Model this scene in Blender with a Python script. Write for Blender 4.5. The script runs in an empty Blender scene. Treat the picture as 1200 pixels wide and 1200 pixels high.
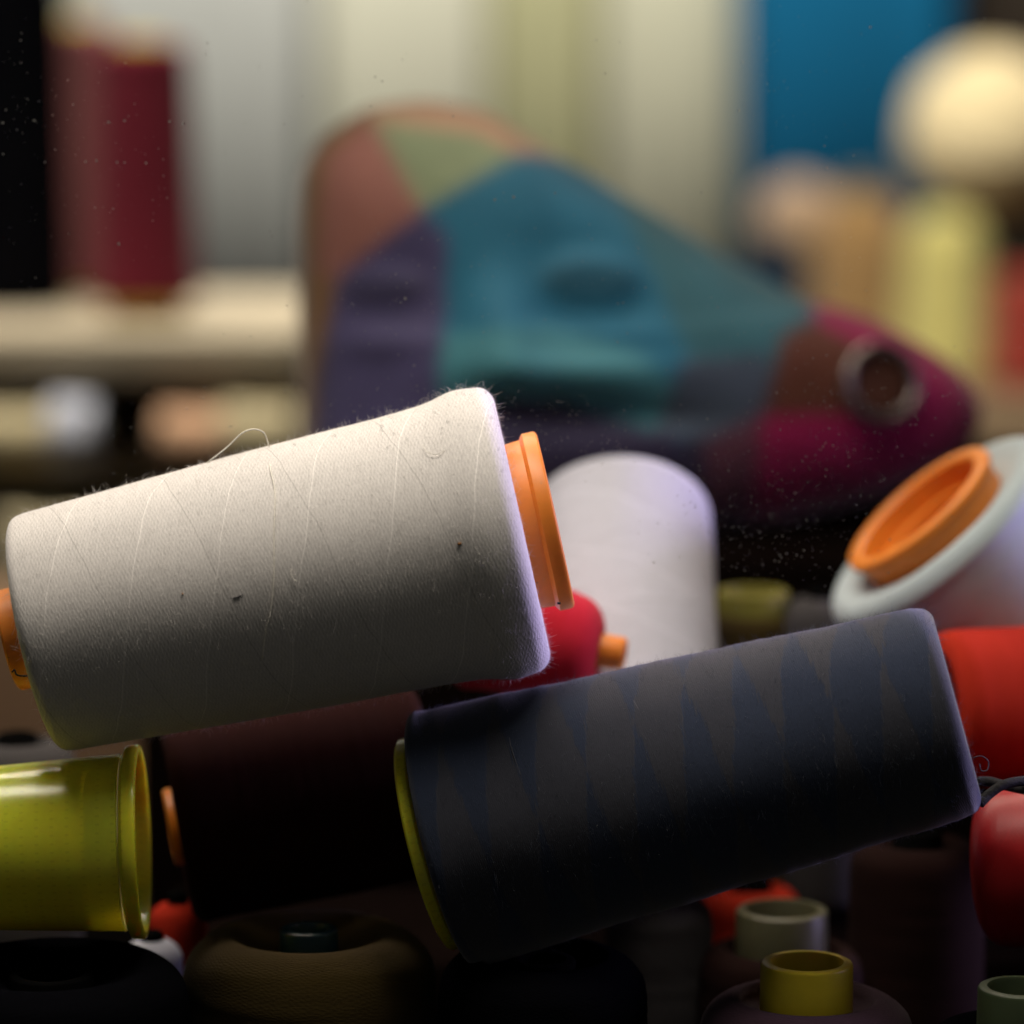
import bpy, math, random
import numpy as np
from mathutils import Vector, Matrix, noise

random.seed(7)
rng = np.random.default_rng(7)
sc = bpy.context.scene
col = sc.collection

# ------------------------------------------------------------------ camera, world, lights
CZ, PITCH, T = 0.325, math.radians(8.0), 0.15
FOCUS = 0.795
cam_d = bpy.data.cameras.new('camera')
cam = bpy.data.objects.new('camera', cam_d)
col.objects.link(cam)
cam.location = (0, 0, CZ)
cam.rotation_euler = (math.radians(90) - PITCH, 0, 0)
cam_d.sensor_width = 36
cam_d.lens = 18 / T
cam_d.clip_start = 0.02
cam_d.clip_end = 50
cam_d.dof.use_dof = True
cam_d.dof.focus_distance = FOCUS - 0.012
cam_d.dof.aperture_fstop = 5.6
sc.camera = cam

world = bpy.data.worlds.new("World")
sc.world = world
world.use_nodes = True
world.node_tree.nodes['Background'].inputs[0].default_value = (1.0, 0.95, 0.86, 1)
world.node_tree.nodes['Background'].inputs[1].default_value = 0.040

vs = sc.view_settings
vs.view_transform = 'Standard'
vs.look = 'None'
vs.exposure = 0.0
vs.gamma = 1.0
vs.use_curve_mapping = False
sc.cycles.use_denoising = True
sc.cycles.max_bounces = 8
sc.cycles.sample_clamp_indirect = 6.0


def area(name, loc, target, size, size_y, power, color, spread=180):
    l = bpy.data.lights.new(name, 'AREA')
    l.shape = 'RECTANGLE'
    l.size, l.size_y = size, size_y
    l.energy, l.color = power, color
    l.spread = math.radians(spread)
    o = bpy.data.objects.new(name, l)
    col.objects.link(o)
    o.location = loc
    d = (Vector(target) - Vector(loc)).normalized()
    o.rotation_euler = d.to_track_quat('-Z', 'Y').to_euler()
    return o


WARM = (1.0, 0.90, 0.79)
# three strip lamps over the display (their long streaks show in the yellow core)
area('strip_lamp', (-0.07, 0.760, 0.62), (-0.05, 0.80, 0.16), 0.46, 0.13, 0.85, WARM, 100)
area('strip_lamp', (-0.07, 0.88, 0.62), (-0.05, 0.82, 0.16), 0.46, 0.04, 0.16, (1.0, 0.88, 0.74), 100)
area('strip_lamp', (-0.07, 1.16, 0.56), (-0.03, 0.82, 0.18), 0.40, 0.04, 0.30, (1.0, 0.84, 0.70), 80)
# violet shop light from the right
area('side_lamp', (0.70, 0.95, 0.33), (0.03, 0.79, 0.18), 0.25, 0.16, 0.42, (0.62, 0.52, 1.0), 40)
# room lamps further in
area('room_lamp', (-0.35, 1.55, 2.0), (-0.25, 2.7, 0.2), 1.2, 0.5, 36, (1.0, 0.95, 0.84), 90)
area('room_lamp', (0.60, 2.05, 1.6), (0.60, 2.7, 0.1), 0.5, 0.4, 3.2, (1.0, 0.88, 0.70), 90)


# ------------------------------------------------------------------ helpers
C0 = Vector((0, 0, CZ))
FWD = Vector((0, math.cos(PITCH), -math.sin(PITCH)))
UP = Vector((0, math.sin(PITCH), math.cos(PITCH)))


def P(px, py, d):
    """world point seen at photo position (px, py), d metres along the view axis"""
    return C0 + FWD * d + Vector((1, 0, 0)) * ((px - 600) / 600 * T * d) + UP * ((600 - py) / 600 * T * d)


def S(px, d=0.8):
    """metres of a length of px photo pixels at depth d"""
    return px / 600 * T * d


def srgb(r, g, b):
    f = lambda c: (c / 255 / 12.92) if c / 255 <= 0.04045 else ((c / 255 + 0.055) / 1.055) ** 2.4
    return (f(r), f(g), f(b), 1)


def node(nt, kind, **kw):
    n = nt.nodes.new(kind)
    for k, v in kw.items():
        if k.startswith('i_'):
            key = k[2:]
            key = int(key) if key.isdigit() else key.replace('_', ' ')
            s = n.inputs[key]
            if isinstance(v, bpy.types.NodeSocket):
                nt.links.new(v, s)
            else:
                s.default_value = v
        else:
            setattr(n, k, v)
    return n


def math_n(nt, op, a, b=None, c=None):
    n = nt.nodes.new('ShaderNodeMath')
    n.operation = op
    for i, v in enumerate((a, b, c)):
        if v is None:
            continue
        if isinstance(v, bpy.types.NodeSocket):
            nt.links.new(v, n.inputs[i])
        else:
            n.inputs[i].default_value = v
    return n.outputs[0]


def mix_c(nt, fac, a, b, blend='MIX'):
    n = nt.nodes.new('ShaderNodeMix')
    n.data_type = 'RGBA'
    n.blend_type = blend
    for idx, v in ((0, fac), (6, a), (7, b)):
        if isinstance(v, bpy.types.NodeSocket):
            nt.links.new(v, n.inputs[idx])
        else:
            n.inputs[idx].default_value = v
    return n.outputs[2]


def new_mat(name):
    m = bpy.data.materials.new(name)
    m.use_nodes = True
    nt = m.node_tree
    return m, nt, nt.nodes['Principled BSDF']


def thread_mat(name, ca, cb=None, sheen=0.25, lines=1.0, bump=1.0, rough=0.95, painted_sheen=0.0, spec=0.1, p1=0.020, p2=0.026, wobble=0.008):
    """wound thread: fine streaks round the axis, fuzz, helical winding lines"""
    cb = cb or ca
    m, nt, b = new_mat(name)
    tc = node(nt, 'ShaderNodeTexCoord')
    obj = tc.outputs['Object']
    uv = node(nt, 'ShaderNodeSeparateXYZ', i_0=tc.outputs['UV'])
    u, v = uv.outputs[0], uv.outputs[1]
    mp = node(nt, 'ShaderNodeMapping', i_Vector=obj)
    mp.inputs['Scale'].default_value = (170, 170, 3200)
    streak = node(nt, 'ShaderNodeTexNoise', i_Vector=mp.outputs[0], i_Scale=1.0, i_Detail=2.0, i_Roughness=0.6).outputs[0]
    mp2 = node(nt, 'ShaderNodeMapping', i_Vector=obj)
    mp2.inputs['Scale'].default_value = (1300, 1300, 2600)
    fuzz = node(nt, 'ShaderNodeTexNoise', i_Vector=mp2.outputs[0], i_Scale=1.0, i_Detail=3.0, i_Roughness=0.7).outputs[0]
    big = node(nt, 'ShaderNodeTexNoise', i_Vector=obj, i_Scale=55.0, i_Detail=3.0).outputs[0]
    mid = node(nt, 'ShaderNodeTexNoise', i_Vector=obj, i_Scale=330.0, i_Detail=3.0, i_Roughness=0.65).outputs[0]
    wob = math_n(nt, 'MULTIPLY', math_n(nt, 'SUBTRACT', big, 0.5), wobble)
    vv = math_n(nt, 'ADD', v, wob)
    ph1 = math_n(nt, 'ADD', math_n(nt, 'DIVIDE', vv, p1), math_n(nt, 'MULTIPLY', u, 3.0))
    ph2 = math_n(nt, 'SUBTRACT', math_n(nt, 'DIVIDE', vv, p2), math_n(nt, 'MULTIPLY', u, 2.0))
    f1, f2 = math_n(nt, 'FRACT', ph1), math_n(nt, 'FRACT', ph2)
    l1 = math_n(nt, 'LESS_THAN', math_n(nt, 'ABSOLUTE', math_n(nt, 'SUBTRACT', f1, 0.5)), 0.006)
    l2 = math_n(nt, 'LESS_THAN', math_n(nt, 'ABSOLUTE', math_n(nt, 'SUBTRACT', f2, 0.5)), 0.005)
    # fine parallel windings beside the two line families
    w1 = math_n(nt, 'SINE', math_n(nt, 'MULTIPLY', ph1, 2 * math.pi * 24))
    w2 = math_n(nt, 'SINE', math_n(nt, 'MULTIPLY', ph2, 2 * math.pi * 30))
    jit = math_n(nt, 'MULTIPLY', math_n(nt, 'SUBTRACT', streak, 0.5), 0.30)
    g1 = math_n(nt, 'FLOOR', math_n(nt, 'ADD', math_n(nt, 'ADD', ph1, jit), 0.5))
    g2 = math_n(nt, 'FLOOR', math_n(nt, 'ADD', math_n(nt, 'ADD', ph2, jit), 0.5))
    par = math_n(nt, 'FLOORED_MODULO', math_n(nt, 'ADD', g1, g2), 2.0)
    wn = node(nt, 'ShaderNodeTexWhiteNoise', noise_dimensions='2D',
              i_Vector=node(nt, 'ShaderNodeCombineXYZ', i_0=g1, i_1=g2).outputs[0]).outputs[0]
    # colour
    c = mix_c(nt, math_n(nt, 'ADD', math_n(nt, 'MULTIPLY', par, painted_sheen), math_n(nt, 'MULTIPLY', wn, 0.25 * (1 - painted_sheen))), ca, cb)
    tone = math_n(nt, 'ADD', 0.80, math_n(nt, 'MULTIPLY', math_n(nt, 'ADD', streak, math_n(nt, 'ADD', fuzz, mid)), 0.133))
    tone = math_n(nt, 'ADD', tone, math_n(nt, 'MULTIPLY', math_n(nt, 'SUBTRACT', wn, 0.5), 0.10 * lines))
    tone = math_n(nt, 'ADD', tone, math_n(nt, 'MULTIPLY', math_n(nt, 'SUBTRACT', fuzz, 0.5), 0.40))
    tone = math_n(nt, 'SUBTRACT', tone, math_n(nt, 'MULTIPLY', l2, 0.20 * lines))
    tone = math_n(nt, 'ADD', tone, math_n(nt, 'MULTIPLY', l1, 0.30 * lines))
    tone = math_n(nt, 'ADD', tone, math_n(nt, 'MULTIPLY', math_n(nt, 'ADD', w1, w2), 0.040 * lines))
    vt = node(nt, 'ShaderNodeCombineColor', i_0=tone, i_1=tone, i_2=tone).outputs[0]
    c = mix_c(nt, 1.0, c, vt, 'MULTIPLY')
    nt.links.new(c, b.inputs['Base Color'])
    h = math_n(nt, 'ADD', math_n(nt, 'MULTIPLY', streak, 0.8), math_n(nt, 'MULTIPLY', fuzz, 0.9))
    h = math_n(nt, 'ADD', h, math_n(nt, 'MULTIPLY', mid, 0.35))
    h = math_n(nt, 'ADD', h, math_n(nt, 'MULTIPLY', math_n(nt, 'ADD', w1, w2), 0.10 * lines))
    h = math_n(nt, 'ADD', h, math_n(nt, 'MULTIPLY', l1, 0.15 * lines))
    h = math_n(nt, 'SUBTRACT', h, math_n(nt, 'MULTIPLY', l2, 0.12 * lines))
    bp = node(nt, 'ShaderNodeBump', i_Height=h, i_Strength=0.30 * bump, i_Distance=0.0003)
    nt.links.new(bp.outputs[0], b.inputs['Normal'])
    b.inputs['Roughness'].default_value = rough
    b.inputs['Specular IOR Level'].default_value = spec
    b.inputs['Sheen Weight'].default_value = sheen
    b.inputs['Sheen Roughness'].default_value = 0.5
    b.inputs['Sheen Tint'].default_value = tuple(0.5 + 0.5 * x for x in ca[:3]) + (1,)
    return m


def plastic(name, c, rough=0.32, sss=0.25, dots=0.0, spec=0.5):
    m, nt, b = new_mat(name)
    tc = node(nt, 'ShaderNodeTexCoord')
    obj = tc.outputs['Object']
    n1 = node(nt, 'ShaderNodeTexNoise', i_Vector=obj, i_Scale=90.0, i_Detail=5.0, i_Roughness=0.7).outputs[0]
    n2 = node(nt, 'ShaderNodeTexNoise', i_Vector=obj, i_Scale=700.0, i_Detail=2.0).outputs[0]
    speck = math_n(nt, 'GREATER_THAN', n2, 0.76)
    dark = tuple(x * 0.72 for x in c[:3]) + (1,)
    cc = mix_c(nt, n1, dark, tuple(min(1, x * 1.12) for x in c[:3]) + (1,))
    cc = mix_c(nt, math_n(nt, 'MULTIPLY', speck, 0.45), cc, (0.12, 0.09, 0.04, 1))
    nt.links.new(cc, b.inputs['Base Color'])
    r = math_n(nt, 'ADD', rough - 0.08, math_n(nt, 'MULTIPLY', n1, 0.2))
    nt.links.new(r, b.inputs['Roughness'])
    h = math_n(nt, 'ADD', math_n(nt, 'MULTIPLY', n2, 0.15), math_n(nt, 'MULTIPLY', n1, 0.5))
    if dots:
        uv = node(nt, 'ShaderNodeSeparateXYZ', i_0=tc.outputs['UV'])
        du = math_n(nt, 'SUBTRACT', math_n(nt, 'FRACT', math_n(nt, 'MULTIPLY', uv.outputs[0], 64.0)), 0.5)
        dv = math_n(nt, 'SUBTRACT', math_n(nt, 'FRACT', math_n(nt, 'DIVIDE', uv.outputs[1], 0.0035)), 0.5)
        rr = math_n(nt, 'ADD', math_n(nt, 'MULTIPLY', du, du), math_n(nt, 'MULTIPLY', dv, dv))
        d = math_n(nt, 'LESS_THAN', rr, 0.022)
        h = math_n(nt, 'SUBTRACT', h, math_n(nt, 'MULTIPLY', d, dots))
        cc = mix_c(nt, math_n(nt, 'MULTIPLY', d, 0.14), cc, (0.25, 0.2, 0.01, 1))
        nt.links.new(cc, b.inputs['Base Color'])
    bp = node(nt, 'ShaderNodeBump', i_Height=h, i_Strength=0.18, i_Distance=0.0004)
    nt.links.new(bp.outputs[0], b.inputs['Normal'])
    b.inputs['Subsurface Weight'].default_value = sss
    b.inputs['Subsurface Radius'].default_value = (0.004, 0.0025, 0.001)
    b.inputs['Subsurface Scale'].default_value = 0.6
    b.inputs['Specular IOR Level'].default_value = spec
    return m


def simple(name, c, rough=0.8, nscale=30.0, var=0.3, bump=0.2, metal=0.0, stretch=(1, 1, 1), spec=0.3):
    m, nt, b = new_mat(name)
    tc = node(nt, 'ShaderNodeTexCoord')
    mp = node(nt, 'ShaderNodeMapping', i_Vector=tc.outputs['Object'])
    mp.inputs['Scale'].default_value = stretch
    n = node(nt, 'ShaderNodeTexNoise', i_Vector=mp.outputs[0], i_Scale=nscale, i_Detail=5.0, i_Roughness=0.6).outputs[0]
    cc = mix_c(nt, n, tuple(x * (1 - var) for x in c[:3]) + (1,), tuple(min(1, x * (1 + var)) for x in c[:3]) + (1,))
    nt.links.new(cc, b.inputs['Base Color'])
    bp = node(nt, 'ShaderNodeBump', i_Height=n, i_Strength=bump, i_Distance=0.002)
    nt.links.new(bp.outputs[0], b.inputs['Normal'])
    b.inputs['Roughness'].default_value = rough
    b.inputs['Metallic'].default_value = metal
    b.inputs['Specular IOR Level'].default_value = spec
    return m


def link(name, me, mat, parent=None):
    o = bpy.data.objects.new(name, me)
    col.objects.link(o)
    if mat:
        me.materials.append(mat)
    if parent:
        o.parent = parent
    return o


def mesh(name, verts, faces, smooth=True):
    me = bpy.data.meshes.new(name)
    me.from_pydata([tuple(v) for v in verts], [], faces)
    if smooth:
        me.polygons.foreach_set('use_smooth', [True] * len(me.polygons))
    me.update()
    return me


def tag(o, label=None, cat=None, group=None, kind=None):
    if label:
        o['label'] = label
    if cat:
        o['category'] = cat
    if group:
        o['group'] = group
    if kind:
        o['kind'] = kind
    return o


def thing(name, loc, rot=None, **kw):
    o = bpy.data.objects.new(name, None)
    o.empty_display_size = 0.01
    col.objects.link(o)
    o.location = loc
    if rot is not None:
        o.rotation_mode = 'QUATERNION'
        o.rotation_quaternion = rot
    return tag(o, **kw)


def lathe(prof, seg=96, closed=False, lump=0.0, seed=0.0):
    """surface of revolution round local Z; prof = [(axial, radius)...]; UV = (turn, length along profile)"""
    verts, faces, uvs = [], [], []
    s, acc = [0.0], 0.0
    for (a0, r0), (a1, r1) in zip(prof, prof[1:]):
        acc += math.hypot(a1 - a0, r1 - r0)
        s.append(acc)
    for a, r in prof:
        for j in range(seg):
            t = 2 * math.pi * j / seg
            rr = r
            if lump:
                q = Vector((math.cos(t) * r * 60, math.sin(t) * r * 60, a * 60 + seed))
                rr = r + lump * noise.noise(q) + 0.45 * lump * noise.noise(Vector((q.x * .8, q.y * .8, a * 420 + seed)))
            verts.append((rr * math.cos(t), rr * math.sin(t), a))
    n = len(prof)
    rng_i = range(n) if closed else range(n - 1)
    for i in rng_i:
        k = (i + 1) % n
        for j in range(seg):
            j2 = (j + 1) % seg
            faces.append((i * seg + j, i * seg + j2, k * seg + j2, k * seg + j))
            sv0, sv1 = s[i], (s[k] if k else acc + 0.001)
            uvs += [(j / seg, sv0), ((j + 1) / seg, sv0), ((j + 1) / seg, sv1), (j / seg, sv1)]
    me = mesh('lathe', verts, faces)
    ul = me.uv_layers.new(name='UVMap')
    ul.data.foreach_set('uv', [c for uv in uvs for c in uv])
    if closed:
        me.set_sharp_from_angle(angle=math.radians(32))
    return me


def arc(cx, cy, r, a0, a1, n=7):
    return [(cx + r * math.cos(math.radians(a0 + (a1 - a0) * i / n)), cy + r * math.sin(math.radians(a0 + (a1 - a0) * i / n))) for i in range(n + 1)]


def winding_profile(L, r0, r1, rc0, rc1, k0, k1, bulge=None, n=60):
    """closed thread body from axial 0 (radius r0) to L (radius r1); rc = core radius, k = edge rounding"""
    dp = min(k0, 0.25 * (r0 - k0))
    p = [(dp * 0.55, min(rc0, r0 - k0)), (dp * 0.25, min(rc0 + (r0 - rc0) * 0.35, r0 - k0)), (0.0, r0 - k0)]
    p += arc(k0, r0 - k0, k0, 180, 95, 9)
    for i in range(n + 1):
        a = k0 + (L - k0 - k1) * (i + 0.5) / (n + 1)
        r = r0 + (r1 - r0) * a / L
        if bulge:
            r += bulge(a)
        p.append((a, r))
    p += arc(L - k1, r1 - k1, k1, 85, 0, 9)
    p += [(L - k1 * 0.25, rc1 + (r1 - rc1) * 0.35), (L - k1 * 0.55, rc1)]
    return p


def fibres(prof, n, lmin, lmax, rad, a_lo=None, a_hi=None, out=0.75, end_only=None):
    """loose fibres standing off a lathe profile; one mesh of thin three-sided hairs"""
    pr = np.array(prof)
    seg = np.hypot(np.diff(pr[:, 0]), np.diff(pr[:, 1]))
    w = seg * 0.5 * (pr[1:, 1] + pr[:-1, 1])
    if a_lo is not None:
        mid = 0.5 * (pr[1:, 0] + pr[:-1, 0])
        w = w * ((mid >= a_lo) & (mid <= a_hi))
    w = w / w.sum()
    idx = rng.choice(len(w), n, p=w)
    f = rng.random(n)[:, None]
    ar = pr[idx] + (pr[idx + 1] - pr[idx]) * f
    dd = pr[idx + 1] - pr[idx]
    dd = dd / (np.linalg.norm(dd, axis=1)[:, None] + 1e-12)
    th = rng.random(n) * 2 * np.pi
    z0 = np.zeros(n)
    er = np.stack([np.cos(th), np.sin(th), z0], 1)
    et = np.stack([-np.sin(th), np.cos(th), z0], 1)
    ez = np.stack([z0, z0, z0 + 1], 1)
    nrm = er * dd[:, :1] - ez * dd[:, 1:]
    side = et * rng.choice((-1.0, 1.0), n)[:, None] + ez * rng.normal(0, 0.6, n)[:, None]
    unit = lambda v: v / (np.linalg.norm(v, axis=1)[:, None] + 1e-12)
    p = er * ar[:, 1:] + ez * ar[:, :1] - nrm * 0.0002
    L = (lmin + (lmax - lmin) * rng.random(n) ** 2.2)[:, None]
    d = unit(nrm * (out * (0.3 + 1.2 * rng.random(n)))[:, None] + side * 0.8)
    curl = nrm * rng.normal(-0.5, 0.7, n)[:, None] + ez * rng.normal(0, 0.6, n)[:, None] + et * rng.normal(0, 0.5, n)[:, None]
    V = np.zeros((n, 12, 3))
    ref = np.array([[0.31, 0.52, 0.79]])
    for k in range(4):
        e1 = unit(np.cross(d, ref))
        e2 = np.cross(d, e1)
        for m in range(3):
            g = 2.094 * m
            V[:, k * 3 + m] = p + (e1 * math.cos(g) + e2 * math.sin(g)) * rad * (1 - 0.22 * k)
        p = p + d * (L / 3)
        d = unit(d + curl * 0.35)
    F = np.array([[k * 3 + m, k * 3 + (m + 1) % 3, k * 3 + 3 + (m + 1) % 3, k * 3 + 3 + m] for k in range(3) for m in range(3)])
    F = (F[None] + (np.arange(n) * 12)[:, None, None]).reshape(-1, 4)
    return mesh('fibres', V.reshape(-1, 3).tolist(), F.tolist())


def tube(points, rad, sides=6, name='tube'):
    """smooth tube through points (Catmull-Rom)"""
    pts = [Vector(p) for p in points]
    out = []
    for i in range(len(pts) - 1):
        p0, p1, p2, p3 = pts[max(i - 1, 0)], pts[i], pts[i + 1], pts[min(i + 2, len(pts) - 1)]
        for k in range(6):
            t = k / 6
            out.append(0.5 * ((2 * p1) + (p2 - p0) * t + (2 * p0 - 5 * p1 + 4 * p2 - p3) * t * t + (-p0 + 3 * p1 - 3 * p2 + p3) * t ** 3))
    out.append(pts[-1])
    verts, faces = [], []
    e1 = None
    for i, p in enumerate(out):
        d = (out[min(i + 1, len(out) - 1)] - out[max(i - 1, 0)]).normalized()
        e1 = d.orthogonal().normalized() if e1 is None else (e1 - d * e1.dot(d)).normalized()
        e2 = d.cross(e1)
        for m in range(sides):
            g = 2 * math.pi * m / sides
            verts.append(p + e1 * rad * math.cos(g) + e2 * rad * math.sin(g))
    for i in range(len(out) - 1):
        for m in range(sides):
            m2 = (m + 1) % sides
            faces.append((i * sides + m, i * sides + m2, (i + 1) * sides + m2, (i + 1) * sides + m))
    faces += [tuple(range(sides))[::-1], tuple(range(len(verts) - sides, len(verts)))]
    return mesh(name, verts, faces)


def rounded_box(sx, sy, sz, r=0.004, seg=3):
    import bmesh
    bm = bmesh.new()
    bmesh.ops.create_cube(bm, size=1)
    for v in bm.verts:
        v.co = Vector((v.co.x * sx, v.co.y * sy, (v.co.z + 0.5) * sz))
    bmesh.ops.bevel(bm, geom=bm.edges[:], offset=r, segments=seg, affect='EDGES', profile=0.5)
    me = bpy.data.meshes.new('box')
    bm.to_mesh(me)
    bm.free()
    me.polygons.foreach_set('use_smooth', [True] * len(me.polygons))
    return me


def core_profile(a0, a1, r0, r1, wall=0.0022, lip0=0.0, lip1=0.0, lw=0.004, step=0.0):
    """hollow plastic cone, closed section; lip = extra radius of a flange at either end"""
    o = []
    o += [(a0, r0 + lip0 - 0.0006), (a0 + 0.0005, r0 + lip0)]
    if lip0:
        o += [(a0 + lw - 0.0005, r0 + lip0), (a0 + lw, r0 + lip0 - 0.0006), (a0 + lw + 0.0004, r0 + 0.0003)]
    m = 8
    for i in range(1, m):
        t = i / m
        o.append((a0 + lw + (a1 - a0 - 2 * lw) * t, r0 + (r1 - r0) * t))
    if lip1:
        o += [(a1 - lw - 0.0004, r1 + 0.0003), (a1 - lw, r1 + lip1 - 0.0006), (a1 - lw + 0.0005, r1 + lip1)]
    o += [(a1 - 0.0008, r1 + lip1), (a1 - 0.0003, r1 + lip1 - 0.0003), (a1, r1 + lip1 - 0.0009)]
    o += [(a1, r1 + lip1 * 0.4 - wall), (a1 - 0.0008, r1 - wall - 0.0004)]
    if step:
        o += [(a1 - step, r1 - wall - 0.0008), (a1 - step - 0.0006, r1 - wall - 0.0024)]
    o += [(a0 + 0.0008, r0 - wall - 0.0004 - (0.002 if step else 0)), (a0, r0 - wall)]
    return o


def axis_frame(A, B):
    d = (B - A).normalized()
    q = d.to_track_quat('Z', 'Y')
    return q, (B - A).length


GROUP = 'thread spools piled in the shop window'


def spool(label, A, B, r0, r1, rc0, rc1, tmat, cmat, k0=0.004, k1=0.004, out0=0.006, out1=0.006,
          lip0=0.0, lip1=0.0, fuzz=0, fl=(0.0006, 0.003), frad=0.00003, bulge=None, lump=0.0003, seed=0.0, lw=0.004,
          group=GROUP, seg=96, wall=0.0022, step=0.0, cat='thread spool'):
    q, L = axis_frame(A, B)
    t = thing('thread_spool', A, q, label=label, cat=cat, group=group)
    prof = winding_profile(L, r0, r1, rc0 - 0.0003, rc1 - 0.0003, k0, k1, bulge)
    w = link('thread_winding', lathe(prof, seg, closed=False, lump=lump, seed=seed), tmat, t)
    if fuzz:
        fz = link('fuzz', fibres(prof, fuzz, fl[0], fl[1], frad), tmat, w)
        fz['kind'] = 'stuff'
    c = link('core', lathe(core_profile(-out0, L + out1, rc0, rc1, wall, lip0, lip1, lw, step), seg, closed=True), cmat, t)
    return t, w, c


# ------------------------------------------------------------------ materials
M_beige = thread_mat('beige_thread', (0.70, 0.665, 0.64, 1), (0.645, 0.61, 0.59, 1), sheen=0.3, painted_sheen=0.0, wobble=0.003)
M_navy = thread_mat('navy_thread', (0.022, 0.031, 0.060, 1), (0.041, 0.040, 0.049, 1), sheen=0.7, painted_sheen=0.7, p1=0.0115, p2=0.0145, wobble=0.003)  # bands: differing sheen of the crossing windings, painted as two colours
M_white = thread_mat('white_thread', (0.54, 0.54, 0.62, 1), lines=1.6, bump=1.5)
M_mint = thread_mat('pale_thread', (0.45, 0.52, 0.54, 1), lines=0.4, bump=0.4)
M_red = thread_mat('red_thread', (0.44, 0.030, 0.014, 1), (0.30, 0.012, 0.008, 1), bump=2.0, sheen=0.0, spec=0.04, p1=0.008)
M_crim = thread_mat('crimson_thread', (0.50, 0.015, 0.03, 1), sheen=0.15)
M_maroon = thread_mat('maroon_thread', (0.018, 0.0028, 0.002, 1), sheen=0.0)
M_dmaroon = thread_mat('deep_maroon_thread', (0.13, 0.011, 0.022, 1), sheen=0.1)
M_olive = thread_mat('olive_thread', (0.060, 0.040, 0.011, 1), sheen=0.1, bump=1.3)
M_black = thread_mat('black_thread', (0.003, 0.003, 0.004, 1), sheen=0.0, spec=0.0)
M_mauve = thread_mat('mauve_thread', (0.036, 0.018, 0.028, 1), sheen=0.1)
M_grey = thread_mat('grey_thread', (0.055, 0.05, 0.05, 1), sheen=0.05)
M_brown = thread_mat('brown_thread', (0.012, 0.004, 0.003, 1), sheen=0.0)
M_glossred = thread_mat('glossy_red_thread', (0.36, 0.008, 0.010, 1), sheen=0.0, rough=0.40, bump=0.5, lines=0.6, spec=0.3)
M_cream = thread_mat('cream_thread', (0.50, 0.41, 0.25, 1), lines=0.3)
M_tan = thread_mat('tan_thread', (0.17, 0.10, 0.04, 1), lines=0.3)
M_yellowt = thread_mat('yellow_thread', (0.33, 0.29, 0.10, 1), lines=0.3)
M_rust = thread_mat('rust_thread', (0.18, 0.02, 0.012, 1), lines=0.3)
M_orange = plastic('orange_plastic', (0.86, 0.26, 0.025, 1), rough=0.42)
M_yellow = plastic('yellow_plastic', (0.90, 0.84, 0.05, 1), rough=0.2, dots=1.0, sss=0.8)
M_yring = plastic('mustard_plastic', (0.62, 0.48, 0.02, 1), rough=0.35)
M_oliveplastic = plastic('olive_plastic', (0.20, 0.18, 0.03, 1), rough=0.6, spec=0.15)
M_teal = plastic('teal_plastic', (0.01, 0.06, 0.08, 1))
M_creamp = plastic('shaded_cream_plastic', (0.075, 0.07, 0.035, 1), rough=0.4)  # cream with the shade under the navy spool put into its colour
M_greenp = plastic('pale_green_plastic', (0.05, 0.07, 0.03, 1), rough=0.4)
M_dark = plastic('dark_plastic', (0.004, 0.004, 0.004, 1), rough=0.8, spec=0.0)
M_lint = simple('lint', (0.03, 0.03, 0.035, 1), nscale=900)

# ------------------------------------------------------------------ setting
M_floor = simple('dark_board', (0.005, 0.004, 0.0035, 1), 0.9, 12, 0.4, 0.1, stretch=(1, 8, 1), spec=0.0)
f = link('floor', mesh('floor', [(-2.5, 0.55, 0), (2.5, 0.55, 0), (2.5, 4.2, 0), (-2.5, 4.2, 0)], [(0, 1, 2, 3)]), M_floor)
tag(f, kind='structure')
M_wall = simple('pale_wall', (0.62, 0.62, 0.55, 1), 0.9, 6, 0.12, 0.05)
w = link('wall', rounded_box(5.0, 0.06, 1.6, 0.002), M_wall)
w.location = (0, 3.95, 0)
tag(w, kind='structure')
M_riser = simple('dark_riser', (0.005, 0.003, 0.0025, 1), 0.9, 40, 0.4, 0.15, spec=0.0)
r = link('display_riser', rounded_box(0.42, 0.30, 0.165, 0.004), M_riser)
r.location = (0.095, 1.185, 0)
tag(r, 'dark brown display block under the patchwork head', 'display block')
r2 = link('display_step', rounded_box(0.40, 0.085, 0.075, 0.004), M_riser)
r2.location = (0.10, 0.945, 0)
tag(r2, 'low dark step behind the pile, under the white spool', 'display block')

# ------------------------------------------------------------------ beige spool (in focus)
DB = 0.800
def beige_bulge(a):
    L = 0.114
    return 0.0011 * math.exp(-((a - (L - 0.006)) / 0.005) ** 2) - 0.0006 * math.exp(-((a - L * 0.80) / 0.02) ** 2)

bA, bB = P(40, 744, DB), P(612, 617, DB)
beige, bw, bc = spool('big beige thread spool lying on the yellow core and navy spool', bA, bB, S(141), S(171), S(60), S(98), M_beige, M_orange,
                      k0=S(15), k1=S(22), out0=S(30), out1=S(40), lip1=S(8), lw=S(20), fuzz=15000, fl=(0.0006, 0.0034), frad=0.000026,
                      bulge=beige_bulge, lump=0.0001, seg=160)
bq, bL = axis_frame(bA, bB)


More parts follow.
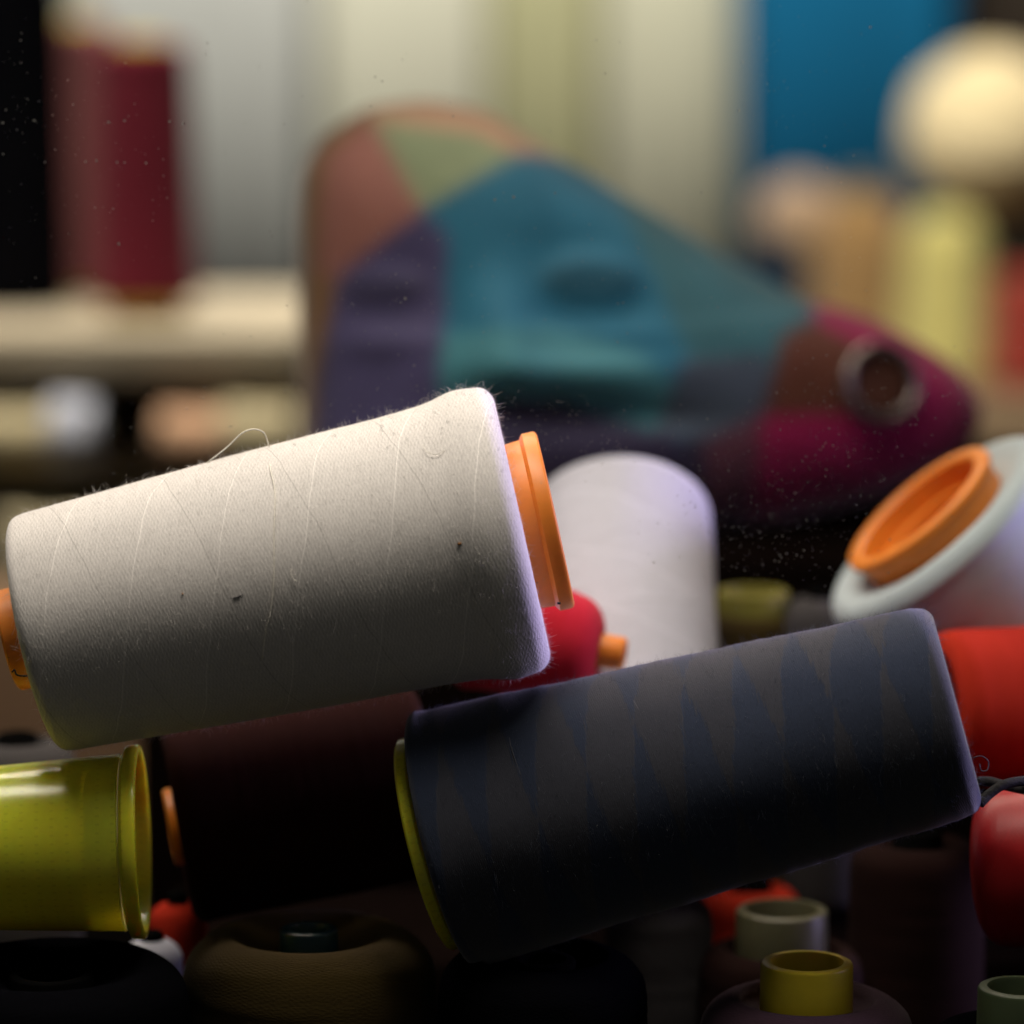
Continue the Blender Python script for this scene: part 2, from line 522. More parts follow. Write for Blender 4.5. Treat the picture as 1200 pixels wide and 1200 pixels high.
def on_spool(t, q, A, B, ra, rb, px, py, d, lift=0.0):
    """local point on the front of a conical winding under photo position (px, py)"""
    L = (B - A).length
    ax = (B - A) / L
    w = P(px, py, d)
    a = (w - A).dot(ax)
    rad = ra + (rb - ra) * a / L + lift
    radial = (w - A) - ax * a
    view = (C0 - w).normalized()
    view = (view - ax * view.dot(ax)).normalized()
    side = radial - view * radial.dot(view)
    s = side.length
    s2 = min(s, rad * 0.999)
    p = A + ax * a + (side.normalized() * s2 if s > 1e-9 else Vector()) + view * math.sqrt(max(rad * rad - s2 * s2, 0))
    return q.inverted() @ (p - A)


def bpt(px, py, lift=0.0001):
    return on_spool(beige, bq, bA, bB, S(141), S(171), px, py, DB, lift)


M_loose = thread_mat('loose_cream_thread', (0.86, 0.82, 0.74, 1), lines=0.0)
# loop of thread standing off the top
def loose_world(pts):
    return [bq.inverted() @ (P(px, py, d) - bA) for px, py, d in pts]


link('loose_thread', tube(loose_world([(228, 556, 0.797), (246, 540, 0.795), (266, 524, 0.794), (283, 508, 0.793), (297, 503, 0.793), (309, 507, 0.793), (314, 519, 0.794), (318, 533, 0.796)])
     + [bpt(322, 545), bpt(330, 575), bpt(331, 620), bpt(332, 670), bpt(329, 710), bpt(322, 740), bpt(318, 770)], 0.00016, 6), M_loose, bw)
for pts in ([(498, 520), (503, 529), (514, 532), (523, 527)], [(352, 664), (352, 673), (358, 679)]):
    link('curled_fibre', tube([bpt(*p, 0.0003) for p in pts], 0.00007, 5), M_loose, bw)
link('lint_fleck', tube([bpt(286, 698, 0.00008), bpt(291, 697, 0.00008), bpt(297, 694, 0.00008)], 0.00016, 6), M_lint, bw)
M_amber = simple('amber_lint', (0.25, 0.10, 0.01, 1), nscale=900)
link('lint_fleck', tube([bpt(539, 636, 0.0001), bpt(541, 637, 0.0001), bpt(543, 636, 0.0001)], 0.00028, 6), M_amber, bw)
link('lint_fleck', tube([bpt(228, 692, 0.0002), bpt(229, 693, 0.0002)], 0.0002, 6), M_amber, bw)
link('lint_speck', tube([bq.inverted() @ (P(653, 707, 0.7795) - bA), bq.inverted() @ (P(657, 707, 0.7795) - bA)], 0.0003, 6), M_lint, bc)
hook = [bq.inverted() @ (P(px, py, 0.786) - bA) for px, py in [(14, 788), (17, 785), (19, 790), (24, 792), (32, 792)]]
link('dark_hook_thread', tube(hook, 0.00022, 6), M_lint, bc)

# ------------------------------------------------------------------ navy spool
nA, nB = P(517, 985, 0.806), P(1122, 829, 0.792)
nq, nL = axis_frame(nA, nB)
navy, nw, nc = spool('dark navy thread spool with yellow base lying under the beige spool', nA, nB, S(155), S(124), S(112), S(62), M_navy, M_yellow,
                     k0=S(10), k1=S(19), out0=S(20), out1=-S(12), lip0=S(16), lw=S(16), fuzz=14000, fl=(0.0006, 0.0036), frad=0.000026, lump=0.0004, seed=5, seg=160)


def npt(px, py, lift=0.0001):
    return on_spool(navy, nq, nA, nB, S(155), S(124), px, py, 0.799, lift)


M_nl = thread_mat('loose_dark_thread', (0.10, 0.10, 0.12, 1), lines=0.0)
for pts in ([(735, 785), (748, 815), (768, 845)], [(600, 830), (610, 870), (625, 905)]):
    link('raised_thread', tube([npt(*p, 0.00002) for p in pts], 0.0001, 6), M_nl, nw)
curl = [nq.inverted() @ (P(px, py, 0.775) - nA) for px, py in [(1140, 888), (1150, 886), (1158, 892), (1157, 902), (1150, 903), (1148, 895)]]
link('loose_thread', tube(curl, 0.00012, 6), M_nl, nw)

# ------------------------------------------------------------------ empty yellow core, bottom left
yA, yB = P(-190, 1002, 0.800), P(168, 986, 0.802)
q, L = axis_frame(yA, yB)
yc = thing('empty_core', yA, q, label='empty glossy yellow plastic core lying below the beige spool', cat='spool core')
body = [(0.0, S(86) - 0.002), (0.0, S(86))]
for i in range(1, 24):
    t = i / 24
    body.append((L * 0.935 * t, S(86) + (S(104) - S(86)) * t))
body += [(L * 0.935, S(104)), (L * 0.938, S(103) - 0.0002), (L * 0.945, S(104)), (L * 0.955, S(112)), (L * 0.962, S(113.5)), (L * 0.992, S(114)), (L * 0.998, S(113)), (L, S(111)),
         (L, S(106)), (L - 0.001, S(104)), (L - 0.012, S(101)), (L - 0.0125, S(97)), (L - 0.05, S(93)), (0.0, S(80))]
link('core_tube', lathe(body, 128, closed=True), M_yellow, yc)

# ------------------------------------------------------------------ spools behind
spool('pale lilac white spool leaning back behind the orange flange', P(734, 1010, 0.865), P(727, 598, 0.945), S(122, .865), S(106, .945), S(60), S(45), M_white, M_orange,
      k0=0.004, k1=S(22), out0=0.004, out1=-0.004, seg=96)
spool('small crimson spool with peach stub peeping out under the orange flange', P(540, 735, 0.872), P(704, 762, 0.866), S(72, .87), S(62, .866), S(26), S(21), M_crim, M_orange,
      k0=0.004, k1=S(38, .866), out0=0.004, out1=S(32), fuzz=900, fl=(0.0005, 0.002))
mA = P(1089, 611, 0.905)
mdir = (Vector((1, 0, 0)) * 0.67 - UP * 0.74).normalized() * math.cos(math.radians(11)) + FWD * math.sin(math.radians(11))
mB = mA + mdir * 0.105
spool('pale mint and lilac spool tipped up with its open orange core showing', mB, mA, S(128, .905), S(160, .905), S(60), S(97, .905), M_mint, M_orange,
      k0=0.004, k1=S(24, .905), out0=0.004, out1=S(24, .905), lip1=S(8), lw=S(12), seg=128, wall=0.0026, step=0.007)
spool('bright red spool lying behind the right end of the navy spool', P(1100, 832, 0.862), P(1480, 815, 0.88), S(92, .862), S(100, .88), S(40), S(45), M_red, M_dark, k0=0.004, k1=0.004)
g, gw, gc = spool('glossy red spool at the right edge with a black cord over it', P(1148, 1018, 0.826), P(1480, 1005, 0.806), S(94, .812), S(98, .83), S(0.8), S(45), M_glossred, M_glossred,
                  k0=S(34), k1=0.004, out0=-0.012, lump=0.0001)
M_cord = simple('black_cord', (0.02, 0.018, 0.02, 1), 0.8, 900, 0.3, 0.4)
for i, pts in enumerate([[(1148, 942, .788), (1160, 930, .789), (1178, 919, .790), (1205, 915, .792), (1240, 916, .795)],
                         [(1146, 916, .800), (1160, 916, .800), (1180, 921, .797), (1205, 926, .793), (1240, 930, .79)]]):
    c = link('black_cord', tube([P(*p) for p in pts], 0.0012, 8), M_cord)
    tag(c, ['black cord curving up over the glossy red spool', 'black cord lying flat against the bright red spool'][i], 'cord')

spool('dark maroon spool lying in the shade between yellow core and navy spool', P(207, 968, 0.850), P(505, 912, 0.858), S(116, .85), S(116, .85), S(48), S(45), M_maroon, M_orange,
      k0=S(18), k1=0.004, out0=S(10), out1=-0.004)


def upright(label, px, py, d, r, rc, tmat, cmat, out=0.005, k=0.008, fuzz=0, rbot=None, z0=0.0, lip=0.0, group=GROUP, lump=0.0005, cbase=None, **kw):
    """spool standing on a surface at height z0, its thread top at photo position (px, py)"""
    top = P(px, py, d)
    return spool(label, Vector((top.x, top.y, z0 + (out0 := kw.pop('out0', 0.004)))), top, S(rbot or r * 1.12, d), S(r, d), S(rc * 1.1, d), S(rc, d), tmat, cmat,
                 k0=0.004, k1=k, out0=out0, out1=out, fuzz=fuzz, lip1=lip, group=group, lump=lump, **kw)


upright('olive brown woolly spool standing at the bottom, a teal core in its top', 362, 1092, 0.815, 148, 34, M_olive, M_teal, out=0.001, k=0.011, fuzz=5000, lump=0.0009)
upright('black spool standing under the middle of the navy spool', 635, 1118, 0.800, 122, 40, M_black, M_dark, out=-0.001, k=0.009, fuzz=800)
upright('mauve spool standing lower right with a mustard yellow core ring', 945, 1168, 0.795, 126, 54, M_mauve, M_yring, out=0.0085, k=0.009, fuzz=3000, lip=0.0)
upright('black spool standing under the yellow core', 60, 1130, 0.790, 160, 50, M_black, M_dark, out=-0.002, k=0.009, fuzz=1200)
upright('red spool standing in the gap behind the cream cored spool', 880, 1040, 0.925, 58, 24, M_red, M_dark, out=0.003, k=0.006)
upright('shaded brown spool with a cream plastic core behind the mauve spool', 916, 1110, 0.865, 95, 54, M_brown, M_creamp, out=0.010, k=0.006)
upright('grey brown spool standing right of the black spool, its top hidden', 772, 1050, 0.875, 62, 30, M_grey, M_dark, out=0.002, k=0.006)
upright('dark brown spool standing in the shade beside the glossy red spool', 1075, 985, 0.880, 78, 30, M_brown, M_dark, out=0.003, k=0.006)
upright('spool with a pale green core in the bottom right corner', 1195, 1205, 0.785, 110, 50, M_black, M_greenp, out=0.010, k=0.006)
upright('small red spool glimpsed right of the yellow core flange', 208, 1058, 0.865, 34, 12, M_red, M_dark, out=0.003, k=0.005, lump=0.0002)
upright('small pale grey spool glimpsed below the yellow core flange', 178, 1100, 0.850, 36, 14, M_white, M_dark, out=0.002, k=0.006, lump=0.0002)
# second rank, on the step
upright('olive spool with a wide mustard core top standing before the patchwork head', 882, 716, 0.965, 50, 42, M_olive, M_oliveplastic, out=0.006, k=0.004, z0=0.075)
upright('grey spool standing left of the mint spool', 965, 700, 0.962, 52, 20, M_grey, M_dark, out=0.002, k=0.008, z0=0.075)

# ------------------------------------------------------------------ patchwork head with metal eyelet
DH = 1.13
OUT = [(352, 560), (350, 420), (348, 260), (352, 200), (372, 165), (430, 125), (500, 116), (570, 130), (640, 176), (760, 246), (880, 318), (948, 356), (990, 362),
       (1060, 392), (1120, 428), (1150, 462), (1152, 500), (1120, 540), (1040, 580), (940, 606), (840, 630), (700, 650), (520, 655), (400, 640)]
CEN = (690, 410)


def inside(x, y, poly):
    r = False
    j = len(poly) - 1
    for i in range(len(poly)):
        xi, yi = poly[i]
        xj, yj = poly[j]
        if (yi > y) != (yj > y) and x < (xj - xi) * (y - yi) / (yj - yi) + xi:
            r = not r
        j = i
    return r


PATCH = [  # fabric patches of the head, later ones on top (outline, colour)
    ([(300, 90), (1200, 90), (1200, 700), (300, 700)], (0.045, 0.035, 0.075)),
    ([(300, 90), (470, 90), (400, 330), (372, 460), (365, 700), (300, 700)], (0.32, 0.16, 0.06)),
    ([(385, 190), (440, 140), (500, 262), (395, 335), (375, 320)], (0.46, 0.19, 0.15)),
    ([(420, 80), (620, 100), (700, 215), (640, 215), (440, 150)], (0.85, 0.52, 0.33)),
    ([(440, 150), (560, 168), (612, 196), (500, 262)], (0.40, 0.49, 0.28)),
    ([(400, 330), (500, 258), (528, 290), (520, 470), (480, 540), (365, 540)], (0.10, 0.085, 0.21)),
    ([(500, 258), (612, 190), (700, 190), (990, 350), (905, 400), (885, 470), (790, 520), (650, 470), (520, 470), (528, 290)], (0.022, 0.20, 0.33)),
    ([(700, 190), (990, 350), (905, 400), (885, 470), (800, 430), (760, 330)], (0.045, 0.18, 0.23)),
    ([(520, 400), (640, 392), (740, 420), (800, 470), (760, 512), (650, 474), (520, 470)], (0.085, 0.33, 0.40)),
    ([(790, 430), (890, 420), (885, 490), (860, 520), (760, 512)], (0.09, 0.12, 0.18)),
    ([(560, 474), (650, 474), (780, 512), (830, 560), (560, 560)], (0.040, 0.030, 0.085)),
    ([(905, 400), (955, 375), (1010, 400), (1010, 500), (885, 490)], (0.16, 0.045, 0.025)),
    ([(945, 340), (1000, 350), (1200, 440), (1200, 560), (1080, 620), (870, 610), (885, 490), (990, 490), (1000, 410), (950, 385)], (0.50, 0.008, 0.12)),
    ([(820, 520), (885, 488), (875, 610), (820, 610)], (0.17, 0.05, 0.09)),
]
NA, NR = 260, 84


def ray_r(ang):
    dx, dy = math.cos(ang), math.sin(ang)
    best = 0
    for i in range(len(OUT)):
        x1, y1 = OUT[i][0] - CEN[0], OUT[i][1] - CEN[1]
        x2, y2 = OUT[(i + 1) % len(OUT)][0] - CEN[0], OUT[(i + 1) % len(OUT)][1] - CEN[1]
        ex, ey = x2 - x1, y2 - y1
        den = dx * ey - dy * ex
        if abs(den) < 1e-9:
            continue
        t = (x1 * ey - y1 * ex) / den
        s = (x1 * dy - y1 * dx) / den
        if t > 0 and -1e-6 <= s <= 1 + 1e-6:
            best = max(best, t)
    return best


radii = [ray_r(2 * math.pi * j / NA) for j in range(NA)]
radii = [(radii[j - 2] + 2 * radii[j - 1] + 3 * radii[j] + 2 * radii[(j + 1) % NA] + radii[(j + 2) % NA]) / 9 for j in range(NA)]
EYES = [(690, 338, 60, 36), (455, 345, 50, 24)]


def relief(x, y):
    h = 0.0
    for ex, ey, ea, eb in EYES:
        rr = math.hypot((x - ex) / ea, (y - ey) / eb)
        h -= 0.004 * math.exp(-((x - ex) / (ea * 1.5)) ** 2 - ((y - ey) / (eb * 2.2)) ** 2)   # socket
        h += 0.004 * math.exp(-(rr / 0.9) ** 4)                                               # lid
        h += 0.004 * math.exp(-((x - ex) / (ea * 1.3)) ** 2 - ((y - ey - 62) / 18) ** 2)
    h += 0.009 * math.exp(-((x - 590) / 45) ** 2 - ((y - 400) / 60) ** 2)                     # nose
    h += 0.008 * math.exp(-((x - 660) / 130) ** 2 - ((y - 440) / 26) ** 2)                    # upper lip ridge
    h -= 0.006 * math.exp(-((x - 680) / 120) ** 2 - ((y - 495) / 18) ** 2)
    return h


hv, hc = [], []


def patch_col(x, y):
    c = PATCH[0][1]
    for poly, cc in PATCH[1:]:
        if inside(x, y, poly):
            c = cc
    c = tuple(v * (0.95 if y < 262 and x < 700 and c[1] > 0.2 else 1.1) for v in c)
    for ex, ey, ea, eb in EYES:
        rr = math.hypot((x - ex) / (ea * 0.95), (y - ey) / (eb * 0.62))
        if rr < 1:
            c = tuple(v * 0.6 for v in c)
    return c


HC = P(CEN[0], CEN[1], DH)
for side in (1, -1):
    for i in range(NR + 1):
        t = i / NR
        for j in range(NA):
            a = 2 * math.pi * j / NA
            x, y = CEN[0] + math.cos(a) * radii[j] * t, CEN[1] + math.sin(a) * radii[j] * t
            h = 0.045 * (1 - t ** 3.2) ** 0.55
            if side == 1:
                h += relief(x, y) * (1 - t ** 6)
            p = P(x, y, DH) - FWD * (h * side) - HC
            hv.append(p)
            cs = [patch_col(x + ox, y + oy) for ox, oy in ((0, 0), (8, 0), (-8, 0), (0, 8), (0, -8))]
            hc.append(tuple(sum(c[k] for c in cs) / 5 for k in range(3)) + (1,))
hf = []
for s_i in range(2):
    b0 = s_i * (NR + 1) * NA
    for i in range(NR):
        for j in range(NA):
            j2 = (j + 1) % NA
            q4 = (b0 + i * NA + j, b0 + i * NA + j2, b0 + (i + 1) * NA + j2, b0 + (i + 1) * NA + j)
            hf.append(q4[::-1] if s_i == 0 else q4)
me = mesh('head', hv, hf)
ca = me.color_attributes.new('patches', 'FLOAT_COLOR', 'POINT')
ca.data.foreach_set('color', [c for v in hc for c in v])
m, nt, b = new_mat('patchwork_fabric')
at = node(nt, 'ShaderNodeAttribute', attribute_name='patches')
tc = node(nt, 'ShaderNodeTexCoord')
n1 = node(nt, 'ShaderNodeTexNoise', i_Vector=tc.outputs['Object'], i_Scale=45.0, i_Detail=6.0, i_Roughness=0.7).outputs[0]
tone = math_n(nt, 'ADD', 0.65, math_n(nt, 'MULTIPLY', n1, 0.7))
cc = mix_c(nt, 1.0, at.outputs['Color'], node(nt, 'ShaderNodeCombineColor', i_0=tone, i_1=tone, i_2=tone).outputs[0], 'MULTIPLY')
nt.links.new(cc, b.inputs['Base Color'])
nt.links.new(node(nt, 'ShaderNodeBump', i_Height=n1, i_Strength=0.3, i_Distance=0.002).outputs[0], b.inputs['Normal'])
b.inputs['Roughness'].default_value = 0.7
b.inputs['Sheen Weight'].default_value = 0.7
b.inputs['Sheen Roughness'].default_value = 0.4
head = thing('patchwork_head', HC, label='big patchwork head with a sleepy face in blue, purple and magenta, behind the spools', cat='soft sculpture')
link('head_body', me, m, head)
# eyelet
def surf_h(x, y):
    a = math.atan2(y - CEN[1], x - CEN[0]) % (2 * math.pi)
    t = math.hypot(x - CEN[0], y - CEN[1]) / radii[int(a / (2 * math.pi) * NA) % NA]
    return 0.045 * (1 - t ** 3.2) ** 0.55 + relief(x, y) * (1 - t ** 6)


M_metal = simple('worn_nickel', (0.36, 0.29, 0.27, 1), 0.36, 200, 0.2, 0.1, metal=1.0)
ec = P(1032, 449, DH - surf_h(1032, 449) - 0.006) - HC
tor = []
for i in range(16):
    a = 2 * math.pi * i / 16
    tor.append((0.0026 * math.sin(a), S(41, DH) + S(7, DH) * math.cos(a)))
ey = link('eyelet', lathe(tor, 64, closed=True), M_metal, head)
ey.location = ec
ed = (-FWD * 0.93 + Vector((0.25, 0, 0)) + UP * 0.12).normalized()
ey.rotation_euler = ed.to_track_quat('Z', 'Y').to_euler()
hole = link('eyelet_hole', lathe([(-0.004, S(39, DH)), (-0.0005, S(38, DH)), (-0.0012, S(20, DH)), (-0.0014, 0.00005)], 48), simple('hole_lining', (0.10, 0.035, 0.022, 1)), ey)

# ------------------------------------------------------------------ background, left: low shelf with spools
M_shelf = simple('cream_board', (0.42, 0.345, 0.245, 1), 0.55, 10, 0.12, 0.05, stretch=(1, 6, 1))
DS = 1.75
pL, pR = P(-260, 392, DS), P(352, 392, DS)
zt = pL.z
su = thing('shelf_unit', ((pL.x + pR.x) / 2, pL.y + 0.13, 0), label='low cream wooden shelf unit behind the beige spool', cat='shelf')
wid = pR.x - pL.x
def part(name, sx, sy, sz, loc, mat, parent):
    o = link(name, rounded_box(sx, sy, sz, 0.002), mat, parent)
    o.location = loc
    return o
part('shelf_board', wid, 0.30, 0.024, (0, 0.02, zt - 0.024), M_shelf, su)
part('shelf_board', wid, 0.24, 0.016, (0, 0.02, zt - 0.084), M_shelf, su)
part('shelf_board', wid, 0.24, 0.016, (0, 0.02, 0.012), M_shelf, su)
part('side_panel', 0.016, 0.24, zt - 0.026, (wid / 2 - 0.010, 0.02, 0.0), M_shelf, su)
part('side_panel', 0.016, 0.24, zt - 0.026, (-wid / 2 + 0.010, 0.02, 0.0), M_shelf, su)
part('back_panel', wid - 0.04, 0.006, zt - 0.04, (0, 0.145, 0.010), simple('dark_back', (0.16, 0.12, 0.07, 1)), su)

BG = 'spools standing at the back of the shop'
def bg_upright(label, px, py_top, py_bot, d, rt, rb, tmat, cmat, base=0.0, k=0.006):
    top, bot = P(px, py_top, d), P(px, py_bot, d)
    A = Vector((top.x, top.y, bot.z + base))
    return spool(label, A, top, S(rb, d), S(rt, d), S(rb * 0.72, d), S(rt * 0.5, d), tmat, cmat, k0=0.003, k1=k, out0=base, out1=0.004, group=BG, seg=48)


zs = zt
def on_shelf(label, px, py_top, d, rt, rb, tmat, cmat, base, k=0.006):
    top = P(px, py_top, d)
    A = Vector((top.x, top.y, zs + base))
    return spool(label, A, top, S(rb, d), S(rt, d), S(rb * 0.74, d), S(rt * 0.5, d), tmat, cmat, k0=0.003, k1=k, out0=base, out1=0.003, group=BG, seg=48)


on_shelf('tall maroon thread cone on a yellow base standing on the cream shelf', 166, 50, 1.82, 56, 63, M_dmaroon, M_yring, 0.010)
on_shelf('blurred red cone standing behind the maroon cone', 88, 28, 1.98, 50, 58, thread_mat('dusty_red_thread', (0.13, 0.042, 0.042, 1)), M_yring, 0.006)
on_shelf('black cone at the upper left edge standing on the cream shelf', 8, -40, 1.88, 66, 70, M_black, M_dark, 0.004)
# things in the shelf's openings
z1 = zt - 0.068
for px, d, w_, h_, mat, lab in ((30, 1.75, 60, 0.030, M_cream, 'cream cone core lying at the left in the shelf opening'),
                                (82, 1.74, 26, 0.036, M_white, 'pale grey spool in the shelf opening under the black cone'),
                                (222, 1.74, 38, 0.030, thread_mat('peach_thread', (0.62, 0.36, 0.22, 1)), 'peach spool in the shelf opening under the maroon cone'),
                                (300, 1.74, 44, 0.033, M_cream, 'cream spool at the right end of the shelf opening')):
    p = P(px, 470, d)
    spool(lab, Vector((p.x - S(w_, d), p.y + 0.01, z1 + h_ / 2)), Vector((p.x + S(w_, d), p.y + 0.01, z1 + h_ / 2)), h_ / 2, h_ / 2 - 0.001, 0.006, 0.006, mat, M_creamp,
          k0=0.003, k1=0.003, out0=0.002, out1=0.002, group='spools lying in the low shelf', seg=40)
z2 = 0.028
for px, d, w_, h_, mat, lab in ((45, 1.73, 60, 0.052, M_cream, 'wide cream spool on the lowest shelf board at the left'),
                                (255, 1.73, 34, 0.056, M_grey, 'grey spool on the lowest shelf board'),
                                (322, 1.73, 30, 0.060, M_cream, 'narrow cream spool on the lowest shelf board at the right')):
    p = P(px, 560, d)
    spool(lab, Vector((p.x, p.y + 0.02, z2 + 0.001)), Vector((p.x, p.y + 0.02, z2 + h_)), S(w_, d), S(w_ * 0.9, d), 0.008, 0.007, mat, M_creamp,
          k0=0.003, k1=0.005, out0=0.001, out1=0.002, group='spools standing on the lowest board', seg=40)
# peach carton low at the left, between shelf and pile
c = link('carton', rounded_box(0.16, 0.10, 0.112, 0.003), simple('peach_card', (0.45, 0.27, 0.16, 1)))
pc = P(-45, 640, 1.30)
c.location = (pc.x, pc.y, 0)
tag(c, 'peach cardboard carton behind the left end of the beige spool', 'carton')
upright('grey spool glimpsed between the yellow core and the beige spool', 20, 868, 0.90, 70, 24, M_grey, M_dark, out=0.002, k=0.008)

# ------------------------------------------------------------------ background: bolts of cloth along the wall
BOLT = 'bolts of cloth standing along the wall'
def bolt(label, x0, x1, d, colr, h=1.0, top=None):
    a, b_ = P(x0, 300, d), P(x1, 300, d)
    wd = b_.x - a.x
    t = thing('cloth_bolt', ((a.x + b_.x) / 2, a.y, 0), label=label, cat='fabric bolt', group=BOLT)
    n = 48
    vs_, fs = [], []
    for zi, z in enumerate((0.0, h)):
        for i in range(n):
            an = 2 * math.pi * i / n
            cx, sy_ = math.cos(an), math.sin(an)
            ex = 0.3
            x = math.copysign(abs(cx) ** ex, cx) * wd / 2
            y = math.copysign(abs(sy_) ** ex, sy_) * 0.06
            wv = 0.003 * math.sin(an * 9 + x0)
            vs_.append((x * (1 + wv / wd), y + wv, z))
    for i in range(n):
        i2 = (i + 1) % n
        fs.append((i, i2, n + i2, n + i))
    fs += [tuple(range(n))[::-1], tuple(range(n, 2 * n))]
    link('cloth_roll', mesh('bolt', vs_, fs), simple('cloth', colr, 0.9, 60, 0.12, 0.15, stretch=(1, 1, 0.2)), t)
    cb = link('card_core', rounded_box(wd * 0.5, 0.012, h + 0.02, 0.002), simple('card', (0.4, 0.3, 0.18, 1)), t)
    return t


bolt('pale grey bolt of cloth behind the maroon cone', 100, 375, 3.40, (0.50, 0.51, 0.50, 1))
bolt('cream bolt of cloth above the left of the patchwork head', 375, 574, 3.39, (0.66, 0.65, 0.54, 1))
bolt('olive bolt of cloth between the two cream bolts', 574, 702, 3.41, (0.46, 0.45, 0.27, 1))
bolt('pale cream bolt of cloth next to the blue one', 702, 862, 3.39, (0.62, 0.61, 0.48, 1))
bolt('bright blue bolt of cloth at the upper right', 862, 1112, 3.30, (0.0, 0.12, 0.27, 1))
bolt('dark brown bolt of cloth at the right edge', 1114, 1330, 3.4, (0.035, 0.025, 0.018, 1))

# ------------------------------------------------------------------ background, right: counter with yarn balls and cones
M_cnt = simple('dark_counter', (0.12, 0.08, 0.045, 1), 0.6, 12, 0.3, 0.1)
DC = 2.70
c0 = P(1090, 455, DC)
cn = link('counter', rounded_box(0.50, 0.44, c0.z, 0.004), M_cnt)
cn.location = (c0.x + 0.02, c0.y + 0.06, 0)
tag(cn, 'dark low counter behind the right side of the patchwork head', 'counter')


def yarn_ball(label, px, py, d, r, mat, sq=(1, 1, 1)):
    p = P(px, py, d)
    R = S(r, d)
    prof = [(-R * math.cos(math.pi * i / 28), max(R * math.sin(math.pi * i / 28), 1e-5)) for i in range(29)]
    t = thing('yarn_ball', (p.x, p.y, p.z), Vector((0.3, -0.4, 1)).to_track_quat('Z', 'Y'), label=label, cat='yarn ball')
    link('wound_yarn', lathe(prof, 48, lump=0.002, seed=px), mat, t)
    pts = [(R * 1.01 * math.cos(a * 2.3) * math.cos(0.9 * math.sin(a)), R * 1.01 * math.sin(a * 2.3) * math.cos(0.9 * math.sin(a)), R * 1.01 * math.sin(0.9 * math.sin(a))) for a in [i * 0.22 for i in range(60)]]
    link('outer_strand', tube(pts, 0.0012, 6), mat, t)
    t.scale = sq
    return t


def on_counter(label, px, py_top, d, rt, rb, tmat, k=0.010, base=0.004, grp='cones on the dark counter'):
    top = P(px, py_top, d)
    A = Vector((top.x, top.y, c0.z + base))
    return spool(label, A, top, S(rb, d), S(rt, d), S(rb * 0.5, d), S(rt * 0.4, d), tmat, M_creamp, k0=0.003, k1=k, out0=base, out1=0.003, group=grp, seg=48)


on_counter('pale yellow cone standing on the dark counter', 1108, 246, 2.72, 44, 58, M_yellowt, k=0.025)
on_counter('rust red cone at the right edge of the dark counter', 1205, 318, 2.68, 40, 48, M_rust)
on_counter('tan brown cone standing on the dark counter', 1010, 214, 2.76, 58, 66, M_tan, k=0.05)
yarn_ball('large cream yarn ball resting on top of the cones', 1160, 156, 2.74, 98, M_cream)
yarn_ball('small dusty tan yarn ball left of the tan brown cone', 935, 258, 2.80, 48, thread_mat('dusty_tan_thread', (0.26, 0.18, 0.12, 1)))

# ------------------------------------------------------------------ shop window pane with dust
pm = bpy.data.materials.new('clear_glass')
pm.use_nodes = True
nt = pm.node_tree
nt.nodes.remove(nt.nodes['Principled BSDF'])
tr = nt.nodes.new('ShaderNodeBsdfTransparent')
tr.inputs[0].default_value = (0.985, 0.99, 0.985, 1)
nt.links.new(tr.outputs[0], nt.nodes['Material Output'].inputs['Surface'])
DP = 0.754      # sloping glass front, square to the view
pane = thing('window_pane', C0 + FWD * DP, label='clear dusty sloping glass pane in front of the spools', cat='window')
pane.rotation_euler = (-PITCH, 0, 0)
g = link('glass', rounded_box(1.3, 0.004, 0.9, 0.0005), pm, pane)
g.location = (0, -0.003, -0.45)
M_dust, nt, b = new_mat('dust')
b.inputs['Base Color'].default_value = (0.34, 0.33, 0.31, 1)
b.inputs['Roughness'].default_value = 0.9
b.inputs['Transmission Weight'].default_value = 0.0
b.inputs['Subsurface Weight'].default_value = 0.0
trl = node(nt, 'ShaderNodeBsdfTranslucent', i_Color=(0.34, 0.33, 0.31, 1))
ms = nt.nodes.new('ShaderNodeMixShader')
ms.inputs[0].default_value = 0.3
nt.links.new(b.outputs[0], ms.inputs[1])
nt.links.new(trl.outputs[0], ms.inputs[2])
nt.links.new(ms.outputs[0], nt.nodes['Material Output'].inputs['Surface'])
verts, faces = [], []


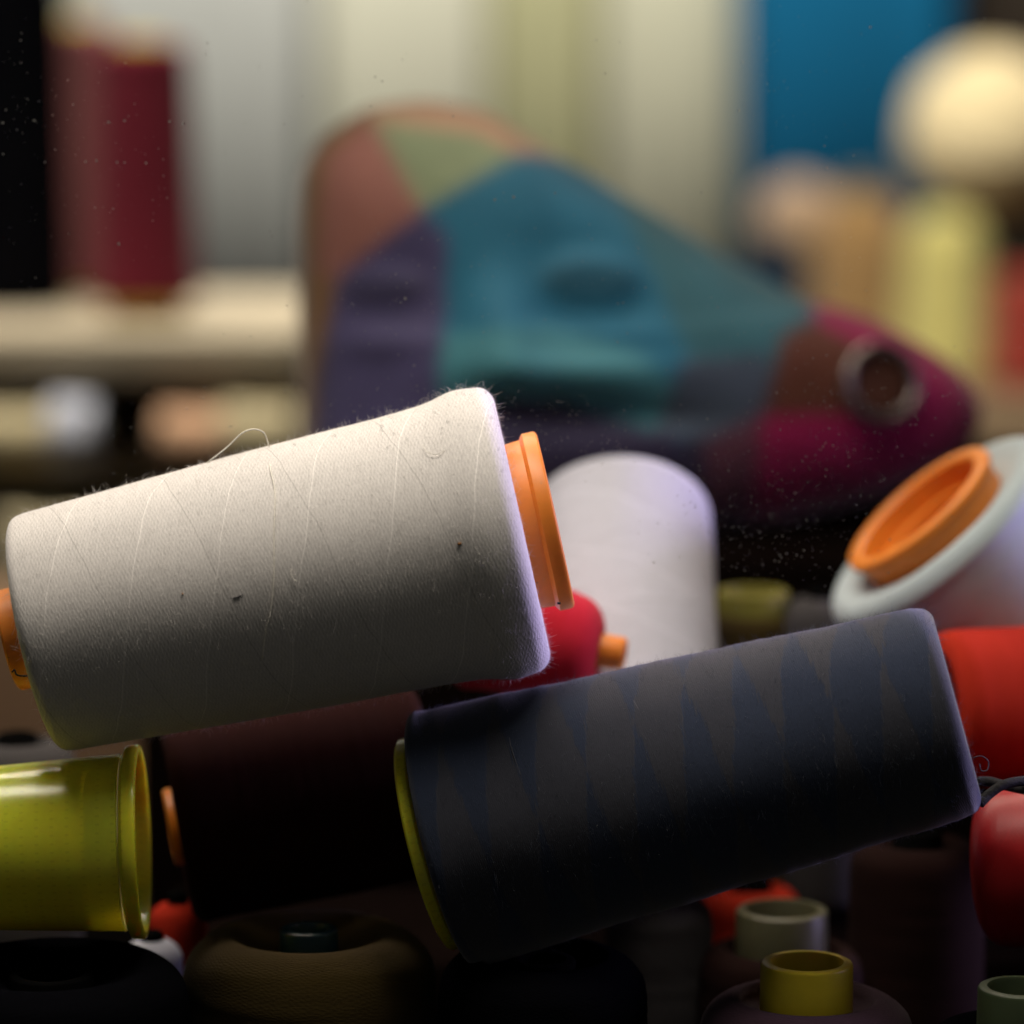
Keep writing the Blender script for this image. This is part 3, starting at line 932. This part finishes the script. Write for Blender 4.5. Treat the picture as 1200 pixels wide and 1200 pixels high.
def on_pane(px, py):
    """local point of the pane at a photo position"""
    return Vector(((px - 600) / 600 * T * DP, 0, (600 - py) / 600 * T * DP))


def speck(px, py, rx, rz, th=0.00006, rot=0.0):
    p = on_pane(px, py)
    base = len(verts)
    n = 7
    jit = [1 + random.uniform(-.25, .25) for _ in range(n)]
    for i in range(n):
        a = 2 * math.pi * i / n
        x, z = rx * math.cos(a) * jit[i], rz * math.sin(a) * jit[i]
        verts.append(p + Vector((x * math.cos(rot) - z * math.sin(rot), 0.0, x * math.sin(rot) + z * math.cos(rot))))
    verts.append(p + Vector((0, -th, rz * 0.2)))
    verts.append(p + Vector((0, th * 0.1, 0)))
    for i in range(n):
        faces.append((base + i, base + (i + 1) % n, base + n))
        faces.append((base + (i + 1) % n, base + i, base + n + 1))


clusters = [(160, 200, 150, 130, 110), (430, 330, 120, 90, 200), (640, 500, 150, 60, 400), (1000, 500, 130, 100, 420), (900, 610, 110, 70, 420),
            (640, 300, 160, 100, 160), (130, 480, 110, 50, 110), (870, 330, 110, 80, 120), (900, 120, 60, 100, 80), (60, 150, 60, 120, 60), (480, 480, 90, 30, 120)]
for cx, cy, sx_, sy_, n in clusters:
    for _ in range(n):
        x, y = random.gauss(cx, sx_ * 0.6), random.gauss(cy, sy_ * 0.6)
        r_ = 0.00006 + 0.00015 * random.random() ** 4
        speck(x, y, r_, r_ * random.uniform(0.6, 1.0), rot=random.uniform(0, 3))
for _ in range(700):
    r_ = 0.00006 + 0.00015 * random.random() ** 5
    speck(random.uniform(-20, 1220), random.uniform(-20, 760) , r_, r_)
for x in (3, 40, 127, 146, 199, 215):
    speck(x, 143 + random.uniform(-2, 2), 0.0004 * random.uniform(.5, 1), 0.00028 * random.uniform(.5, 1))
for x in (100, 113, 137, 146, 171):
    speck(x, 190 + random.uniform(-3, 3), 0.0003, 0.0002, rot=random.uniform(0, 3))
for x, y in ((580, 234), (602, 231), (475, 350), (139, 286), (1020, 32)):
    speck(x, y, 0.0003, 0.0003)
d_ = link('dust', mesh('dust', verts, faces, smooth=False), M_dust, pane)
d_['kind'] = 'stuff'
